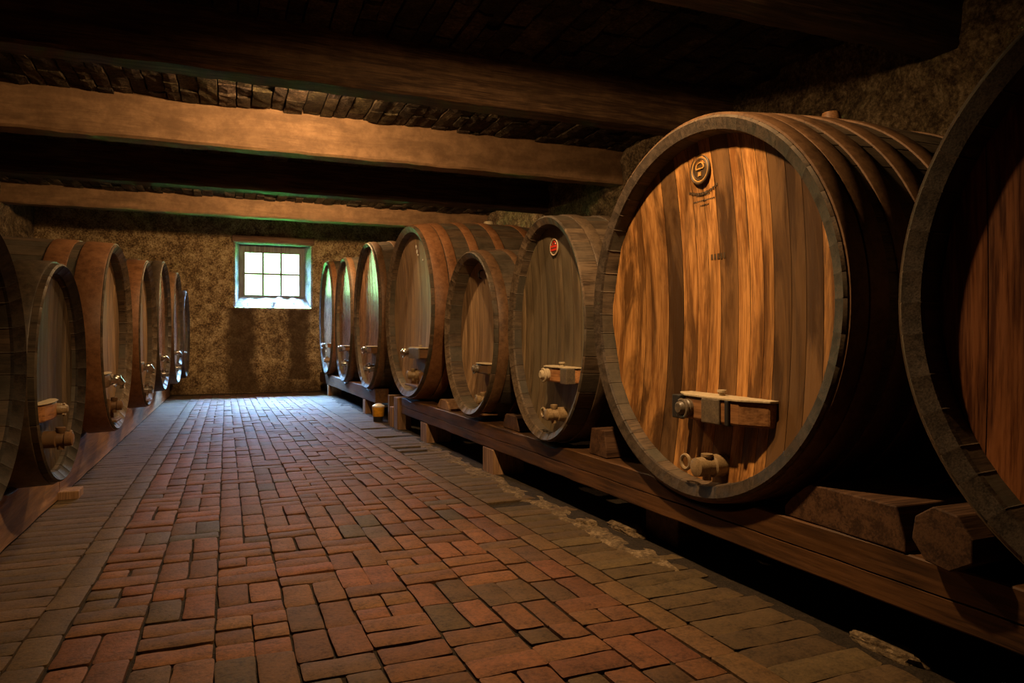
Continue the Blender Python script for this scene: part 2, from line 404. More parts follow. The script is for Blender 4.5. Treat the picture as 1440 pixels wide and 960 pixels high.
rough_wall('wall_right',lambda u,v:((XR,Y0+(YW-Y0+.2)*u,-.1+3.1*v),(-1,0,0)),150,34,M['stone'],.10,label='rough stone wall behind the right casks')
mb=MB(); mb.box(XL-.2,XR+.2,Y0-.1,Y0,-.1,3.1)
tag(mb.build('wall_front',M['stone']),kind='structure',label='stone wall behind the viewer')

# ceiling: rough boards crossing between the beams
def build_ceiling():
    mb=MB(); mb.box(XL-.3,XR+.3,Y0-.1,YW+.6,ZC+.05,ZC+.15,0,(.5,.5,.5))
    x=XL-.1
    while x<XR+.1:
        w=rnd(.09,.16); y=Y0
        while y<YW+.1:
            d=rnd(.16,.5); zz=ZC+rnd(-.012,.02); k=rnd(.5,1.25)
            n=4; P=[]
            for j in range(n+1):
                for i in range(3):
                    xx=x+.006+(w-.012)*i/2; yy=y+.005+(d-.01)*j/n
                    P.append((xx+.01*nz(xx*8,yy*8,1),yy+.01*nz(xx*8,yy*8,7),zz+.014*nz(xx*13,yy*13,2)-(.0 if i==1 else -.004)))
            b=len(P); F=[(j*3+i,j*3+i+3,j*3+i+4,j*3+i+1) for j in range(n) for i in range(2)]
            E=[0,1,2]+[j*3+2 for j in range(1,n+1)]+[n*3+1,n*3]+[j*3 for j in range(n-1,0,-1)]
            for e in E: P.append((P[e][0],P[e][1],ZC+.06))
            for q in range(len(E)): F.append((E[q],E[(q+1)%len(E)],b+(q+1)%len(E),b+q))
            mb.add(P,F,0,(k,k*rnd(.9,1.05),k*rnd(.8,1.05))); y+=d
        x+=w
    tag(mb.build('ceiling',M['ceil'],fix=False),kind='structure',label='rough dark lath ceiling between the beams')
build_ceiling()
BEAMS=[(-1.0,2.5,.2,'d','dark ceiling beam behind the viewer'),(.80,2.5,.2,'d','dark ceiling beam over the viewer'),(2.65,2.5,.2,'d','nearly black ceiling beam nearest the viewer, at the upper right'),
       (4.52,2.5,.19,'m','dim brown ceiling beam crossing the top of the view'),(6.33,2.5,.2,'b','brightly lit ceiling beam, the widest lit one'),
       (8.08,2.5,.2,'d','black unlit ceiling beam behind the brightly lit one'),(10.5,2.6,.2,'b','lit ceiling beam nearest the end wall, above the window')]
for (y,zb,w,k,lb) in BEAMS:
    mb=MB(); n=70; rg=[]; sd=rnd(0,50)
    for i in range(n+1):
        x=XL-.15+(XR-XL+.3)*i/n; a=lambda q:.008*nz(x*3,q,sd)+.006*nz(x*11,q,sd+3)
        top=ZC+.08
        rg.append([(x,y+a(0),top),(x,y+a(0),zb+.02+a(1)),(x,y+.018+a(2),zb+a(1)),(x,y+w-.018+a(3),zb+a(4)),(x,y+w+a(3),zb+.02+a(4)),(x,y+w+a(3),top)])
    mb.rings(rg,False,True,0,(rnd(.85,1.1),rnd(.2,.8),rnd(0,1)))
    tag(mb.build('ceiling_beam',M[{'b':'beam','m':'beam_half_shade','d':'beam_shade'}[k]],smooth=35),kind='structure',label=lb)

# window
win=empty('window_1',(.63,YW,1.385)); tag(win,kind='structure',label='small six-pane window in the end wall')
def wpart(mb,name,mat,**kw):
    o=mb.build(name,mat,parent=win,**kw); o.location=(-.63,-YW,-1.385); return o
FY=YW+.26
FX0,FX1,FZ0,FZ1=.088,1.141,1.575,2.455
# splayed reveal
mb=MB(); n=24
def strip(fa,fb,amp):
    P=[]; m=6
    for j in range(m+1):
        for i in range(n+1):
            a=Vector(fa(i/n)); b=Vector(fb(i/n)); p=a.lerp(b,j/m)
            d=amp*(nz(p[0]*9,p[1]*9,p[2]*9)+.6*nz(p[0]*22,p[1]*22,p[2]*22)) if 0<j<m else amp*.5*nz(p[0]*9,p[1]*9,p[2]*9)
            P.append((p[0]+d*.4,p[1],p[2]+d))
    mb.add(P,[(j*(n+1)+i,j*(n+1)+i+1,(j+1)*(n+1)+i+1,(j+1)*(n+1)+i) for j in range(m) for i in range(n)])
strip(lambda t:(WX0-.02,YW-.02,WZ0+(WZ1-WZ0)*t),lambda t:(FX0+.01,FY+.02,FZ0-.02+(FZ1-FZ0+.02)*t),.02)
strip(lambda t:(WX1+.02,YW-.02,WZ0+(WZ1-WZ0)*t),lambda t:(FX1-.01,FY+.02,FZ0-.02+(FZ1-FZ0+.02)*t),.02)
strip(lambda t:(WX0-.02+(WX1-WX0+.04)*t,YW-.02,WZ0),lambda t:(FX0-.01+(FX1-FX0+.02)*t,FY+.02,FZ0+.02),.035)
strip(lambda t:(WX0-.02+(WX1-WX0+.04)*t,YW-.02,WZ1),lambda t:(FX0-.01+(FX1-FX0+.02)*t,FY+.02,FZ1-.01),.01)
wpart(mb,'window_reveal',M['white'],smooth=60,fix=False)['label']='whitewashed splayed plaster reveal'
mb=MB()
GX0,GX1,GZ0,GZ1=.184,1.048,1.612,2.318
for b in [(FX0,GX0,FZ0,FZ1),(GX1,FX1,FZ0,FZ1),(GX0,GX1,FZ0,GZ0),(GX0,GX1,GZ1,FZ1)]: mb.box(b[0],b[1],FY,FY+.07,b[2],b[3])
wpart(mb,'window_frame',M['frame'],bevel=.006)
for xm in (.466,.757):
    mb=MB(); mb.box(xm-.017,xm+.017,FY+.015,FY+.055,GZ0,GZ1); wpart(mb,'muntin',M['frame'],bevel=.004)
mb=MB(); mb.box(GX0,GX1,FY+.017,FY+.053,1.952,1.984); wpart(mb,'muntin',M['frame'],bevel=.004)
xs=[GX0,.466,.757,GX1]; zs=[GZ0,1.967,GZ1]
for i in range(3):
    for j in range(2):
        mb=MB(); mb.box(xs[i],xs[i+1],FY+.033,FY+.037,zs[j],zs[j+1]); wpart(mb,'pane',M['glass'])
mb=MB(); mb.box(-.02,1.27,YW-.05,YW+.25,2.45,2.56); wpart(mb,'window_lintel',M['lintel'],bevel=.012)['label']='weathered wooden lintel over the window'
# unseen eave, added to cut steep sky light, and ground outside
mb=MB(); mb.box(XL-.4,XR+.4,YW+.5,YW+1.1,2.95,3.08); tag(mb.build('unseen_eave',M['lintel']),kind='structure',label='unseen eave added outside above the window to cut steep sky light')
mb=MB(); mb.box(-25,25,YW+.6,YW+40,1.15,1.25)
tag(mb.build('lawn_outside',M['grass']),kind='structure',label='green lawn outside the window')

# ------------------------------------------------------------------ casks
def cask(x,y,zc,ry,rz,side,label,L=1.5,B=.075,rw=.065,rec=.075,cc=.04,nst=40,body='body',rim='rim',head='head_tan',hoops=(),hmat='hoop_rust',
         planks=None,hb=(.8,1.15),bar=None,tap=None,bungs=(),grp='casks',bt=(.82,1.1),bev=.02):
    zb=zc-rz
    ang=math.atan(K) if side>0 else pi-math.atan(.011)
    root=empty('wine_cask',(x,y,zb),ang); tag(root,label,'cask',grp)
    sc=rz/.73; zc=rz
    fac=lambda xx: 1+B*(1-((xx-L/2)/(L/2))**2)
    # staves
    prof=[(rec+.05,1,-rw-.0,1),(bev+.01,1,-rw*.86,1),(bev,1,-rw*.80,1),(.0,1,-.010,1),(.007,1,-.001,0)]
    nx=14
    for j in range(1,nx+1):
        xx=L*j/nx; prof.append((xx,fac(xx),0,0))
    prof+= [(L,1,-rw,1),(L-.06,1,-rw,1)]
    mb=MB(); angs=[]
    a=0; wd=[rnd(.75,1.25) for _ in range(nst)]; tot=sum(wd); tints=[]
    for w in wd:
        da=2*pi*w/tot; d=.0035/rz
        for q in (0,d,da*.5,da-d): angs.append((a+q,q==0)); 
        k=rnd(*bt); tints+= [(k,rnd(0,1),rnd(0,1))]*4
        a+=da
    n=len(angs); rows=[]
    for (xx,f,o,mt) in prof:
        rows.append([(xx,(ry*f+o-(.002 if g else 0))*math.cos(t),zc+(rz*f+o-(.002 if g else 0))*math.sin(t)) for t,g in angs])
    V=[p for r in rows for p in r]; b0=len(mb.v); mb.v+=V
    for j in range(len(rows)-1):
        for i in range(n):
            mb.f.append((j*n+i,j*n+(i+1)%n,(j+1)*n+(i+1)%n,(j+1)*n+i)); mb.m.append(1 if (prof[j][3] and prof[j+1][3] and 1<=j<4) else 0); mb.c.append(tints[i])
    k=len(rows)-1; mb.f.append(tuple(k*n+i for i in range(n))); mb.m.append(0); mb.c.append((.8,.5,.5))
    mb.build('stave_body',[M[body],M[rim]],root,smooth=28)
    # hoops
    for (h0,h1) in hoops:
        mb=MB(); N_=120; rg=[]
        fr=[(h0,0,-.004),(h0,0,.0055),(h0+.004,0,.0075),(h1-.004,0,.0075),(h1,0,.0055),(h1,0,-.004)]
        for (xx,_,o) in fr:
            rg.append([(xx,(ry*fac(xx)+o)*math.cos(2*pi*i/N_),zc+(rz*fac(xx)+o)*math.sin(2*pi*i/N_)) for i in range(N_)])
        mb.rings(rg,True,False)
        mb.build('hoop',M[hmat],root,smooth=50)
    # head
    iy,iz=ry-rw*.93,rz-rw*.93
    hx=lambda yy,zz: rec+cc*max(0,1-(yy/iy)**2-(zz/iz)**2)
    mb=MB()
    if planks is None:
        planks=[];yy=-iy
        while yy<iy-.03:
            w=rnd(.085,.15)*max(.7,sc); e=min(iy,yy+w)
            if iy-e<.04: e=iy
            planks.append((yy,e,rnd(*hb),rnd(0,1))); yy=e
    for (p0,p1,k,g) in planks:
        p0=max(-iy,p0);p1=min(iy,p1)
        m=3; r_=16; P=[]; gp=.0012
        for j in range(r_+1):
            for i in range(m+1):
                yy=p0+gp+(p1-p0-2*gp)*i/m; hz=iz*math.sqrt(max(0,1-(yy/iy)**2)); zz=hz*(2*j/r_-1)
                P.append((hx(yy,zz)+(.0015 if i in (0,m) else 0),yy,zc+zz))
        mb.add(P,[(j*(m+1)+i,j*(m+1)+i+1,(j+1)*(m+1)+i+1,(j+1)*(m+1)+i) for j in range(r_) for i in range(m)],0,(k,g,rnd(0,1)))
    NB=48; P=[]
    for q in (1,.8,.6,.4,.2,.02):
        P+=[(rec+.008+cc*(1-q*q),q*iy*math.cos(2*pi*i/NB),zc+q*iz*math.sin(2*pi*i/NB)) for i in range(NB)]
    mb.add(P,[(j*NB+i,j*NB+(i+1)%NB,(j+1)*NB+(i+1)%NB,(j+1)*NB+i) for j in range(5) for i in range(NB)],0,(.12,.5,.5))
    mb.build('head',M[head],root,fix=False)
    # crossbar of the manhole door
    if bar:
        by,bz,bw,bh=bar['y'],bar['z']-zb,bar['w'],bar['h']; dp=bar.get('d',.11); xs_=hx(by,bz-zc)+.02
        to=lambda p,z:(p[0],p[1],z)
        poly=[(xs_,-bw/2),(xs_-dp*.55,-bw/2),(xs_-dp,-bw*.30),(xs_-dp-.008,0),(xs_-dp,bw*.30),(xs_-dp*.55,bw/2),(xs_,bw/2)]
        poly=[(p[0],p[1]+by) for p in poly]
        mb=MB(); mb.prism(poly,to,bz-bh,bz,0,(rnd(.85,1.1),rnd(0,1),rnd(0,1)))
        bo=mb.build('crossbar',M[bar.get('m','bar')],root,bevel=.008)
        p2=[(xs_ if abs(p[0]-xs_)<1e-6 else p[0]-.006,by+(p[1]-by)*1.025) for p in poly]
        mb=MB(); mb.prism(p2,to,bz+.0005,bz+.009*max(.7,sc)); mb.build('top_plate',M['plate'],bo,bevel=.002)
        bm_=M[bar.get('bolt','iron')]; s=bar.get('s',1.0)*max(.75,sc); fx=xs_-dp-.004; oy=by+bar.get('bo',.09)*bw/.45
        mb=MB(); mb.lathe_x([(fx+.03,.034*s),(fx-.012,.034*s),(fx-.016,.030*s),(fx-.045*s,.024*s),(fx-.05*s,.018*s)],oy,bz-bh*.5,20)
        mb.torus((fx-.03*s,oy,bz-bh*.55),.034*s,.007*s,'x',22,8,0,pi*.35,pi*1.75)
        if bar.get('elbow'):
            e=bar['elbow']
            mb.tube([(fx,oy,bz-bh*.4),(fx-.025,oy,bz-bh*.35),(fx-.045,oy+.005*e,bz-bh*.4),(fx-.065,oy+.015*e,bz-bh*.8),(fx-.068,oy+.02*e,bz-bh*1.1)],[.022,.027,.026,.024,.018],12)
        mb.build('clamp_bolt',bm_,bo,smooth=40)
        if bar.get('strap'):
            for (q,w) in bar['strap']:
                mb=MB(); yq=by+q*bw
                mb.box(xs_-dp-.013,xs_-.01,yq-w/2,yq+w/2,bz-bh-.004,bz+.002); mb.build('iron_strap',M['iron' if w>.05 else 'black'],bo,bevel=.004)
            mb=MB(); mb.lathe_z([(bz+.008,.012),(bz+.02,.010),(bz+.022,.018),(bz+.03,.018)],xs_-dp*.5,by+.01,12); mb.build('top_stud',M['plate'],bo,smooth=40)
    if tap:
        ty,tz,s=tap['y'],tap['z']-zb,tap.get('s',1.0); xs_=hx(ty,tz-zc); tm=M[tap.get('m','brass')]
        mb=MB(); mb.lathe_x([(xs_+.02,.042*s),(xs_-.05*s,.042*s),(xs_-.055*s,.034*s),(xs_-.085*s,.030*s),(xs_-.09*s,.036*s),(xs_-.12*s,.034*s),(xs_-.125*s,.02*s)],ty,tz,22)
        to_=mb.build('tap',tm,root,smooth=40)
        kk=tap.get('key',.6)*.04*s
        mb=MB(); mb.lathe_z([(tz-.05*s,.016*s),(tz+.034*s,.016*s),(tz+.034*s+kk*.3,.022*s),(tz+.034*s+kk,.022*s),(tz+.036*s+kk,.012*s)],xs_-.07*s,ty,14); mb.build('tap_key',tm,to_,smooth=40)
        mb=MB(); mb.torus((xs_-.10*s,ty+tap.get('ro',.06)*s,tz+.005),.026*s,.007*s,'x',20,8); pass
        mb.tube([(xs_-.10*s,ty,tz),(xs_-.10*s,ty+tap.get('ro',.06)*.6*s,tz)],[.01*s,.008*s],8)
        mb.build('tap_ring',tm,to_,smooth=40)
        if tap.get('rack'):
            mb=MB(); w=tap['rack']
            mb.box(xs_-.09,xs_+.02,ty-w/2,ty+w/2,tz-.10,tz-.085); mb.box(xs_-.05,xs_+.02,ty-w*.42,ty-w*.30,tz-.085,tz+.03); mb.box(xs_-.05,xs_+.02,ty+w*.30,ty+w*.42,tz-.085,tz+.05)
            mb.build('drip_rack',M['bar'],root,bevel=.004)
    for (bx,rad,hh,mt) in bungs:
        z=zc+rz*fac(bx)
        mb=MB(); mb.lathe_z([(z-.03,rad*.92),(z+hh*.7,rad),(z+hh,rad*.85)],bx,0,18); mb.build('bung',M[mt],root,smooth=40)
    root['_hx']=0
    del root['_hx']
    return root,hx,zc,zb

R7P=[(.435,.70,.85,.2),(.287,.435,.72,.3),(.194,.287,.5,.9),(.107,.194,.95,.1),(.04,.107,1.0,.1),(-.027,.04,1.0,.0),(-.125,-.027,.68,.6),(-.19,-.125,1.05,.0),(-.261,-.19,1.15,.0),(-.315,-.261,.9,.3),(-.40,-.315,.62,.9),(-.472,-.40,.5,1.0),(-.551,-.472,.7,.8),(-.70,-.551,.95,.2)]
HP=((.012,.075),(.082,.15),(.19,.265),(.335,.415),(.50,.58))
def mirror(h,L): return tuple(h)+tuple((L-b,L-a) for a,b in h)
G='wooden wine casks in two rows'
r7,hx7,zc7,zb7=cask(xr(2.2),2.205,1.006,.714,.711,1,'huge cask with bright orange plank head and round branded emblem, before the right-edge cask',L=1.5,B=.06,bev=.012,rw=.062,cc=.06,nst=46,head='head_orange',
   hoops=mirror(HP,1.5),hmat='hoop_rust',planks=R7P,
   bar=dict(y=-.11,z=.675,w=.476,h=.085,d=.12,bolt='iron',bo=.12,strap=[(-.02,.10),(.40,.05),(-.20,.02)]),tap=dict(y=-.09,z=.425,s=1.0,ro=.085,key=.3),
   bungs=((.74,.04,.085,'bar'),(.90,.04,.062,'plate')),grp=G)
r8,_,_,_=cask(xr(.62),.615,.99,.715,.725,1,'huge cask cut off by the right edge of the photo, dark red plank head',L=1.5,B=.06,bev=.012,rw=.07,rec=.07,cc=.03,nst=46,head='head_red',hoops=mirror(HP,1.5),hmat='hoop_dark',
   bar=dict(y=-.05,z=.64,w=.45,h=.08),grp=G)
r6,hx6,zc6,zb6=cask(xr(3.463),3.463,.946,.476,.613,1,'upright oval cask with grey-brown head and small red round badge',L=1.6,B=.035,bev=.018,rw=.055,rec=.07,nst=34,head='head_grey',rim='rim_tan',
   hoops=mirror(((.10,.17),(.30,.36)),1.6),hmat='hoop_dark',bt=(.55,.9),
   bar=dict(y=-.12,z=.738,w=.36,h=.075,bolt='plate',bo=.07,s=1.15,strap=[(-.36,.07)]),tap=dict(y=-.11,z=.49,s=.9,ro=.08),grp=G)
r5,hx5,zc5,zb5=cask(xr(4.66),4.66,.925,.515,.574,1,'smallest right-row cask, with deep-set tan head, between the red-badged cask and a bigger tan one',L=1.5,B=.07,bev=.022,rw=.055,rec=.12,cc=.03,nst=32,head='head_tan',rim='rim_tan',
   hoops=mirror(((.03,.10),(.22,.27),(.42,.47)),1.5),hmat='hoop_rust',bar=dict(y=-.16,z=.715,w=.36,h=.065,bolt='iron'),tap=dict(y=-.14,z=.47,s=.85,rack=.18),grp=G)
r4,hx4,zc4,zb4=cask(xr(6.3),6.30,1.132,.80,.783,1,'big tan-headed cask with orange hoops and metal-fronted crossbar, behind the smallest right-row cask',L=1.65,B=.08,bev=.022,rw=.07,rec=.08,cc=.05,nst=40,head='head_tan',rim='rim_tan',
   hoops=mirror(((.03,.15),(.16,.24),(.38,.46),(.62,.70)),1.65),hmat='hoop_orange',bar=dict(y=-.22,z=.80,w=.60,h=.085,bolt='chrome',bo=.20,m='bar',strap=[(.0,.32)]),
   tap=dict(y=-.15,z=.56,s=1.0,rack=.4),bungs=((.82,.05,.035,'plate'),),grp=G)
r3,hx3,zc3,zb3=cask(xr(8.1),8.08,1.146,.70,.835,1,'tall glossy dark-headed cask, third from the end wall on the window\'s right',L=1.5,B=.06,rw=.05,rec=.06,nst=36,head='head_gloss',hoops=mirror(((.03,.10),(.25,.31)),1.5),
   bar=dict(y=-.18,z=.79,w=.45,h=.07,bolt='chrome'),tap=dict(y=-.15,z=.55,s=1.0,m='chrome'),grp=G)
r2,_,_,_=cask(xr(9.58),9.58,1.134,.61,.83,1,'second cask from the end wall in the right-hand row, glossy reddish head',L=1.5,B=.06,rw=.05,rec=.06,nst=34,head='head_gloss',hoops=mirror(((.03,.10),(.25,.31)),1.5),
   bar=dict(y=-.1,z=.78,w=.42,h=.06,bolt='chrome'),tap=dict(y=-.1,z=.55,s=.9,m='chrome'),grp=G)
r1,_,_,_=cask(xr(11.05),11.05,1.20,.64,.86,1,'cask nearest the end wall in the right-hand row, right of the window',L=1.5,B=.06,rw=.05,rec=.06,nst=34,head='head_gloss',hoops=mirror(((.03,.10),(.25,.31)),1.5),hmat='hoop_orange',
   bar=dict(y=-.1,z=.80,w=.42,h=.06,bolt='iron'),tap=dict(y=-.1,z=.55,s=.9),grp=G)
# left row (local y runs away from the window)
LL=1.75
def left(y,zc,r,rz,label,**kw):
    kw.setdefault('L',LL); kw.setdefault('B',.045); kw.setdefault('bev',.03); kw.setdefault('grp',G)
    return cask(xl(y),y,zc,r,rz,-1,label,**kw)
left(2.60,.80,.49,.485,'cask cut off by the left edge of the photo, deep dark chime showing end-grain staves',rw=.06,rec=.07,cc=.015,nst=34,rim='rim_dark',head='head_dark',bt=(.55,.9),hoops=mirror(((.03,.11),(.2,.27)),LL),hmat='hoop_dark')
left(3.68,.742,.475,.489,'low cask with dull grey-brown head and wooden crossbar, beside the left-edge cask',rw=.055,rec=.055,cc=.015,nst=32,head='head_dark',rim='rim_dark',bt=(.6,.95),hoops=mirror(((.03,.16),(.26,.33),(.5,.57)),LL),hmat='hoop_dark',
   bar=dict(d=.06,y=.12,z=.615,w=.34,h=.075,bolt='brass',bo=-.15),tap=dict(y=.08,z=.45,s=.9,m='bar',ro=-.06))
left(5.19,.90,.60,.60,'big cask with broad orange hoops and shiny chrome elbow valve, third along the left row',rw=.065,rec=.08,cc=.015,nst=36,head='head_tan',rim='rim_tan',hoops=mirror(((.012,.16),(.21,.33),(.68,.84)),LL),hmat='hoop_orange',
   bar=dict(d=.06,y=.10,z=.665,w=.34,h=.085,bolt='chrome',bo=-.05,s=1.2,elbow=-1),tap=dict(y=.06,z=.46,s=.9,m='bar',ro=-.06,rack=.2))
left(6.77,.931,.60,.622,'cask with orange front hoop and small chrome valve, fourth along the left row',rw=.06,rec=.075,cc=.015,nst=34,head='head_tan',rim='rim_tan',hoops=mirror(((.012,.15),(.24,.31)),LL),hmat='hoop_orange',
   bar=dict(d=.06,y=.08,z=.68,w=.34,h=.08,bolt='chrome',bo=-.05,elbow=-1),tap=dict(y=.06,z=.45,s=.9,m='chrome',ro=-.06,rack=.2))
left(8.14,1.016,.66,.668,'cask with pale daylight sheen on its reddish head, fifth along the left row',rw=.05,rec=.06,nst=34,head='head_gloss',hoops=mirror(((.012,.10),(.24,.31)),LL),hmat='hoop_dark',
   bar=dict(d=.06,y=.06,z=.72,w=.34,h=.08,bolt='chrome',bo=-.05,elbow=-1),tap=dict(y=.05,z=.52,s=.9,m='chrome',ro=-.06))
left(9.76,1.017,.68,.693,'cask second from the end wall in the left row, thin bright chime edge',rw=.05,rec=.06,nst=34,head='head_gloss',hoops=mirror(((.012,.10),(.24,.31)),LL),hmat='hoop_rust',
   bar=dict(d=.06,y=.06,z=.74,w=.34,h=.08,bolt='chrome',bo=-.05,elbow=-1),tap=dict(y=.05,z=.52,s=.9,m='chrome',ro=-.06))
left(11.2,.942,.62,.626,'low dark cask nearest the end wall in the left row',rw=.05,rec=.06,nst=32,head='head_gloss',hoops=mirror(((.012,.10),(.24,.31)),LL),hmat='hoop_dark',
   bar=dict(d=.06,y=.06,z=.70,w=.32,h=.07,bolt='iron',bo=-.05))

# emblem branded into the orange head
def onhead(hx,zc,yy,zz,out=.004): return hx(yy,zz-zc)-out
ey,ez=.04,1.553-zb7; ex=onhead(hx7,zc7,ey,ez,.003)
mb=MB()
mb.torus((ex,ey,ez),.054,.0055,'x',40,8,0); mb.torus((ex,ey,ez),.040,.004,'x',36,8,0)
mb.torus((ex,ey,ez),.047,.004,'x',36,8,1); mb.lathe_x([(ex+.004,.034),(ex,.034)],ey,ez,30,0)
mb.torus((ex-.001,ey,ez+.004),.022,.0035,'x',18,6,1,0,pi); mb.box(ex-.004,ex,ey-.022,ey+.022,ez+.000,ez+.005,1); mb.box(ex-.004,ex,ey-.009,ey+.009,ez-.026,ez-.010,1)
em=mb.build('emblem',[M['emblem'],M['gold']],r7,smooth=40); em['label']='round branded emblem with concentric rings'
mb=MB()
for row,(z,w,h) in enumerate([(-.072,.17,.011),(-.098,.075,.007),(-.118,.12,.006),(-.136,.05,.005)]):
    yy=-w/2
    while yy<w/2:
        lw=rnd(.005,.010); q=onhead(hx7,zc7,ey+yy,ez+z,.0012); zc_=ez+z-(.02*(1-(2*yy/w)**2) if row==0 else 0)
        mb.box(q,q+.004,ey+yy,ey+yy+lw,zc_-h/2*rnd(.7,1),zc_+h/2*rnd(.7,1)); yy+=lw+.003
mb.build('emblem_lettering',M['emblem'],r7)['label']='small dark illegible lettering below the emblem'
mb=MB()
for i in range(5):
    yy=-.06+i*.018; q=onhead(hx7,zc7,yy,1.21-zb7,.001); mb.box(q,q+.004,yy,yy+.011,1.20-zb7,1.222-zb7)
mb.build('branded_number',M['emblem'],r7)
# red badge on the oval cask
by,bz=.01,1.395-zb6; bx=onhead(hx6,zc6,by,bz,.004)
mb=MB(); mb.lathe_x([(bx+.006,.046),(bx,.046)],by,bz,30,0); mb.torus((bx,by,bz),.044,.004,'x',30,8,1); 
mb.box(bx-.003,bx+.002,by-.040,by+.040,bz-.019,bz+.012,2); mb.box(bx-.004,bx+.001,by-.030,by+.030,bz-.006,bz-.001,0)
mb.torus((bx,by,bz+.015),.017,.003,'x',14,6,2,0,pi)
mb.build('badge',[M['emblem'],M['cream'],M['red']],r6,smooth=40)['label']='small round red badge with pale rim'
# hook on the small cask, raised white spots on the tan head
mb=MB(); y_,z_=.02,1.345-zb5; q=onhead(hx5,zc5,y_,z_,0); mb.tube([(q+.01,y_,z_+.03),(q-.02,y_,z_+.03),(q-.03,y_,z_+.01),(q-.03,y_,z_-.02),(q-.012,y_,z_-.03)],[.006]*5,8); mb.build('hook',M['black'],r5,smooth=50)
mb=MB()
for i,(yy,zz,s) in enumerate([(-.02,.60,.02),(-.03,.555,.022),(-.05,.52,.012),(-.2,.46,.012)]):
    z0=zc4+zz; q=onhead(hx4,zc4,yy,z0,.0); mb.lathe_x([(q+.004,s),(q-.003,s*.9),(q-.006,s*.5)],yy,z0,12)
mb.build('white_spots',M['offwhite'],r4,smooth=50)['label']='small white spots below the top of the head'

# ------------------------------------------------------------------ cradles
CR=[(.615,.99,.715,.725),(2.205,1.006,.714,.711),(3.463,.946,.476,.613),(4.66,.925,.515,.574),(6.3,1.132,.80,.783),(8.08,1.146,.70,.835),(9.58,1.134,.61,.83),(11.05,1.20,.64,.86)]
CL=[(2.62,.80,.49,.485),(3.66,.742,.485,.489),(5.19,.90,.60,.60),(6.77,.931,.60,.622),(8.14,1.016,.66,.668),(9.76,1.017,.68,.693),(11.2,.942,.62,.626)]
def under(y,casks,f):
    z=9
    for (yc,zc,ry,rz) in casks:
        t=(y-yc)/(ry*f)
        if abs(t)<1: z=min(z,zc-rz*f*math.sqrt(1-t*t))
    return z
def cradle(y0,y1,xfun,sgn,th,zb,zt,casks,f,label,crack=True,mat='rail'):
    n=int((y1-y0)/.025); rg=[]
    sd=rnd(0,30)
    for i in range(n+1):
        y=y0+(y1-y0)*i/n; x=xfun(y)+.004*nz(y*4,1,sd); w=sgn*th
        t=min(zt,under(y,casks,f)-.006)+.003*nz(y*6,2,sd); b=zb+.004*nz(y*5,3,sd); t=max(t,b+.02)
        m=min(b+(zt-zb)*.47+.004*nz(y*2,4,sd),t-.008); g=.006*sgn if crack else 0
        rg.append([(x+.006*sgn,y,b),(x,y,b+.006),(x,y,m-.003),(x+g*1.6,y,m),(x,y,m+.003),(x,y,t-.004),(x+.005*sgn,y,t),(x+w,y,t),(x+w,y,b)])
    mb=MB(); mb.rings(rg,False,True,0,(1,.4,rnd(0,1)))
    o=mb.build('cradle_rail',M[mat],None,smooth=30); tag(o,label,'cask cradle','cask cradles')
    return o
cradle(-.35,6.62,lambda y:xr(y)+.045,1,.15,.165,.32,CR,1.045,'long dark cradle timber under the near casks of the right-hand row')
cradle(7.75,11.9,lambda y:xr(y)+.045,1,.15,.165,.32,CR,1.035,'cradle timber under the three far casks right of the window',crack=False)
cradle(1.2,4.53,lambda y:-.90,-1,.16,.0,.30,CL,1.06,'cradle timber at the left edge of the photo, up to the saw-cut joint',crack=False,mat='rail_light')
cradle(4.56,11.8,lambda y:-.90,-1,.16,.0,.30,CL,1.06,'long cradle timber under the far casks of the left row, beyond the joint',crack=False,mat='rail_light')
def block(name,x0,x1,y0,y1,z0,z1,label,cat,mat='block',taper=0,grp=None,rz=0,k=1.0):
    cx,cy=(x0+x1)/2,(y0+y1)/2; mb=MB(); a,b=(x1-x0)/2,(y1-y0)/2; h=z1-z0
    P=[];
    for z,t in ((0,0),(h,taper)):
        for sx,sy in ((-1,-1),(1,-1),(1,1),(-1,1)): P.append((sx*a,sy*(b-t),z))
    mb.add(P,[(3,2,1,0),(4,5,6,7),(0,1,5,4),(1,2,6,5),(2,3,7,6),(3,0,4,7)],0,(k,.4,rnd(0,1)))
    o=mb.build(name,M[mat],None,(cx,cy,z0),rz,bevel=.006); tag(o,label,cat,grp); return o
xf_=lambda y:xr(y)+.045
block('support_block',xf_(4.35)+.0,xf_(4.35)+.22,4.27,4.48,-.01,.163,'pale wooden block under the right cradle, below the red-badged cask','wood block',grp='blocks under the right cradle')
block('support_block',xf_(5.85)+.0,xf_(5.85)+.22,5.78,5.99,-.01,.163,'pale wooden block under the right cradle, below the big tan-headed cask','wood block',grp='blocks under the right cradle')
block('support_block',xf_(8.4),xf_(8.4)+.2,8.28,8.45,-.01,.163,'short post under the far right cradle, beyond the yellow cup','wood block',grp='blocks under the right cradle')
block('support_block',xf_(11.1),xf_(11.1)+.2,11.0,11.15,-.01,.163,'short post under the far right cradle, nearest the end wall','wood block',grp='blocks under the right cradle')
block('support_block',xf_(1.0)+.05,xf_(1.0)+.25,-.15,.1,-.01,.163,'support block under the near end of the right cradle','wood block',grp='blocks under the right cradle')
block('support_block',xf_(2.6)+.13,xf_(2.6)+.27,2.5,2.75,-.01,.163,'dark support block set back under the orange-headed cask','wood block','chock',grp='blocks under the right cradle')
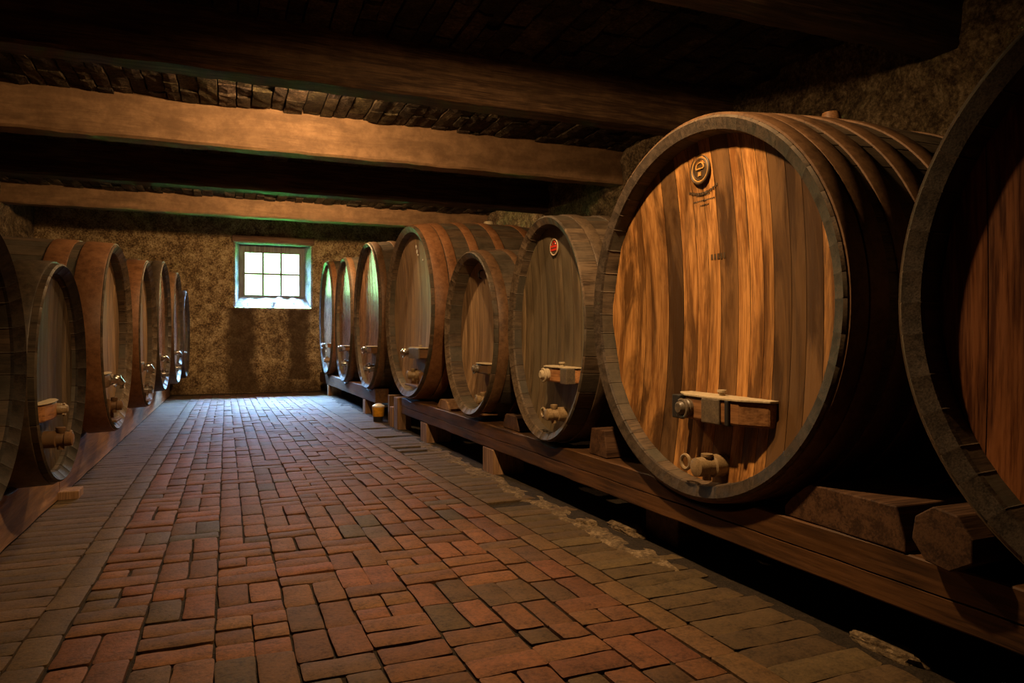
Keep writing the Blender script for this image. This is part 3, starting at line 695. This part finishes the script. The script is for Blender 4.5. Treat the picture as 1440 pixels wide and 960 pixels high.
# off-cuts at the gap between the two right cradles
block('wood_offcut',1.48,1.62,6.70,6.86,-.006,.31,'tall upright off-cut by the gap between the right cradles','off-cut',grp='off-cuts beside the yellow cup',k=.75)
block('wood_offcut',1.475,1.56,6.93,7.02,-.006,.20,'short pale upright off-cut next to the tall one','off-cut',grp='off-cuts beside the yellow cup',rz=.15,k=.9)
block('wood_offcut',1.50,1.66,7.14,7.26,-.006,.30,'brown off-cut standing behind the yellow cup','off-cut',grp='off-cuts beside the yellow cup',rz=-.1,k=.6)
# chocks on the cradles
def chock(yc,w,h,x0,x1,label,base=.32,top=.6,cant=0,mat='chock',casks=CR,f=1.075):
    n=16; poly=[]
    for i in range(n+1):
        y=yc-w/2+w*i/n; e=min(1,min(i,n-i)/n/(.5*(1-top)+1e-6)); z=base+h*(.25+.75*e)
        poly.append((y,max(base+.01,min(z,under(y,casks,f)-.006))))
    poly=[(yc-w/2,base)]+poly+[(yc+w/2,base)]
    # drop duplicate runs
    mb=MB(); mb.prism([(p[0]-yc,p[1]-base) for p in poly],lambda p,x:(x,p[0],p[1]),0,x1-x0,0,(1,.3,rnd(0,1)))
    o=mb.build('chock',M[mat],None,(x0,yc,base),0,bevel=.004); tag(o,label,'chock','wooden chocks between the casks'); return o
chock(1.56,.44,.12,xf_(1.6)+.005,xf_(1.6)+.3,'broad wooden chock between the orange-headed cask and the right-edge cask',base=.322,top=.9)
chock(3.0,.17,.13,xf_(3.0)+.03,xf_(3.0)+.22,'stump-like wooden chock left of the orange-headed cask',base=.322,top=.75)
chock(4.06,.26,.09,xf_(4.1)+.03,xf_(4.1)+.3,'dark chock between the red-badged cask and the smallest cask beside it',base=.322,top=.7)
chock(5.40,.34,.075,xf_(5.4)+.02,xf_(5.4)+.3,'pale low chock left of the smallest right-row cask',base=.322,top=.5,mat='block')
# eight-sided log chock under the right-edge cask
mb=MB(); po=[(.078*math.cos(a)*1.06,.078*math.sin(a)) for a in [pi*(.125+.25*i)+.15 for i in range(8)]]
po=[(p[0]*(1.12 if p[1]<0 and p[0]<0 else 1),p[1]) for p in po]
mb.prism(po,lambda p,x:(x,p[0],p[1]),0,.24,0,(.9,.3,.3))
o=mb.build('log_chock',M['chock'],None,(xf_(1.2)-.055,1.205,.402),0,bevel=.004); tag(o,'eight-sided log chock lying on the cradle below the right-edge cask','chock','wooden chocks between the casks')
# rubble
def rubble(x,y,lx,ly,h,label,rz,sd):
    bm=bmesh.new(); bmesh.ops.create_icosphere(bm,subdivisions=4,radius=1)
    for v in bm.verts:
        c=v.co; d=1+.32*mn.noise(c*1.3+Vector((sd,0,0)))+.16*mn.noise(c*3.5+Vector((0,sd,0)))+.07*mn.noise(c*9)
        p=c*d; v.co=Vector((p.x*lx,p.y*ly,max(-.5,min(.75,p.z))*h))
    me=bpy.data.meshes.new('stone_fragment'); bm.to_mesh(me); bm.free(); me.materials.append(M['mortar'])
    o=bpy.data.objects.new('stone_fragment',me); C.objects.link(o); o.location=(x,y,h*.5-.006); o.rotation_euler=(0,0,rz)
    tag(o,label,'stone','broken stones by the right cradle')
rubble(1.70,2.80,.05,.13,.03,'broken pale stone on the floor before the orange-headed cask\'s cradle',.05,1)
rubble(1.73,1.45,.035,.12,.03,'long broken pale stone at the lower right by the near cradle',.08,5)
rubble(1.585,3.0,.04,.06,.018,'small pale stone chip beside the broken stone before the orange-headed cask',.4,9)
block('wedge',-.90,-.80,4.50,4.64,-.004,.045,'small wooden wedge on the floor at the left cradle\'s joint','wedge','block')
# yellow cup
cup=empty('cup',(1.44,7.45,0)); tag(cup,'small yellow cup with white top and dark base on the floor','cup')
mb=MB(); mb.lathe_z([(.055,.056),(.06,.060),(.155,.066),(.158,.062)],0,0,24); mb.build('cup_body',M['yellow'],cup,smooth=40)
mb=MB(); mb.lathe_z([(-.003,.05),(.05,.054),(.056,.056)],0,0,24); mb.build('cup_base',M['black'],cup,smooth=40)['label']='dark base'
mb=MB(); mb.lathe_z([(.156,.066),(.168,.066),(.178,.05),(.19,.03),(.194,.012)],0,0,24); mb.build('cup_lid',M['offwhite'],cup,smooth=50)['label']='white top'

# ------------------------------------------------------------------ light
w=bpy.data.worlds.new('sky'); SC.world=w; w.use_nodes=True; nt=w.node_tree
bg=nt.nodes['Background']; bg.inputs[0].default_value=(.36,.61,1.0,1)
tc=N(nt,'ShaderNodeTexCoord'); sx=N(nt,'ShaderNodeSeparateXYZ'); nt.links.new(tc.outputs['Generated'],sx.inputs[0])
zz=math_(nt,'MAXIMUM',sx.outputs[2],0.0)
nt.links.new(ramp(nt,zz,[(.09,(.48,1.0,.42)),(.20,(.36,.61,1.0))]),bg.inputs[0])
nt.links.new(math_(nt,'ADD',math_(nt,'MULTIPLY',math_(nt,'MULTIPLY',zz,math_(nt,'MULTIPLY',zz,zz)),3900.0),14.0),bg.inputs[1])
def portal():
    l=bpy.data.lights.new('window_portal','AREA'); l.shape='RECTANGLE'; l.size=1.1; l.size_y=.95; l.cycles.is_portal=True
    o=bpy.data.objects.new('window_portal',l); C.objects.link(o); o.location=(.62,YW+.5,2.0); o.rotation_euler=(-pi/2,0,0)
portal()
def sun():
    l=bpy.data.lights.new('sun','SUN'); l.energy=4200; l.angle=.02; l.color=(1,.95,.85)
    o=bpy.data.objects.new('sun',l); C.objects.link(o); o.location=(0,30,20)
    o.rotation_euler=(math.radians(12),0,math.radians(20))
sun()
WARM=(1,.60,.27)
def lamp(loc,e,r=.05,col=WARM):
    l=bpy.data.lights.new('lamp','POINT'); l.energy=e; l.shadow_soft_size=r; l.color=col
    o=bpy.data.objects.new('lamp',l); C.objects.link(o); o.location=loc; return o
def spot(loc,to,e,ang,blend=.5,r=.04,col=WARM):
    l=bpy.data.lights.new('spot_lamp','SPOT'); l.energy=e; l.spot_size=math.radians(ang); l.spot_blend=blend; l.shadow_soft_size=r; l.color=col
    o=bpy.data.objects.new('spot_lamp',l); C.objects.link(o); o.location=loc
    o.rotation_euler=(Vector(to)-Vector(loc)).to_track_quat('-Z','Y').to_euler(); return o
spot((.75,2.1,2.40),(.75+.326,2.1+.489,2.40-.815),270,158,1.0)
lamp((.5,5.3,2.74),110)
lamp((.85,8.65,2.68),215)

# ------------------------------------------------------------------ camera
cd=bpy.data.cameras.new('camera'); cam=bpy.data.objects.new('camera',cd); C.objects.link(cam); SC.camera=cam
cd.sensor_width=36; cd.lens=980/1440*36; cd.shift_y=-6/1440
cam.location=(0,0,.9); cam.rotation_euler=(pi/2,0,-math.atan(392/980)); cd.clip_start=.02
SC.view_settings.view_transform='Standard'; SC.view_settings.look='None'; SC.view_settings.gamma=1; SC.view_settings.exposure=0
SC.view_settings.use_curve_mapping=False
SC.cycles.use_denoising=True
SC.cycles.max_bounces=8; SC.cycles.sample_clamp_indirect=6
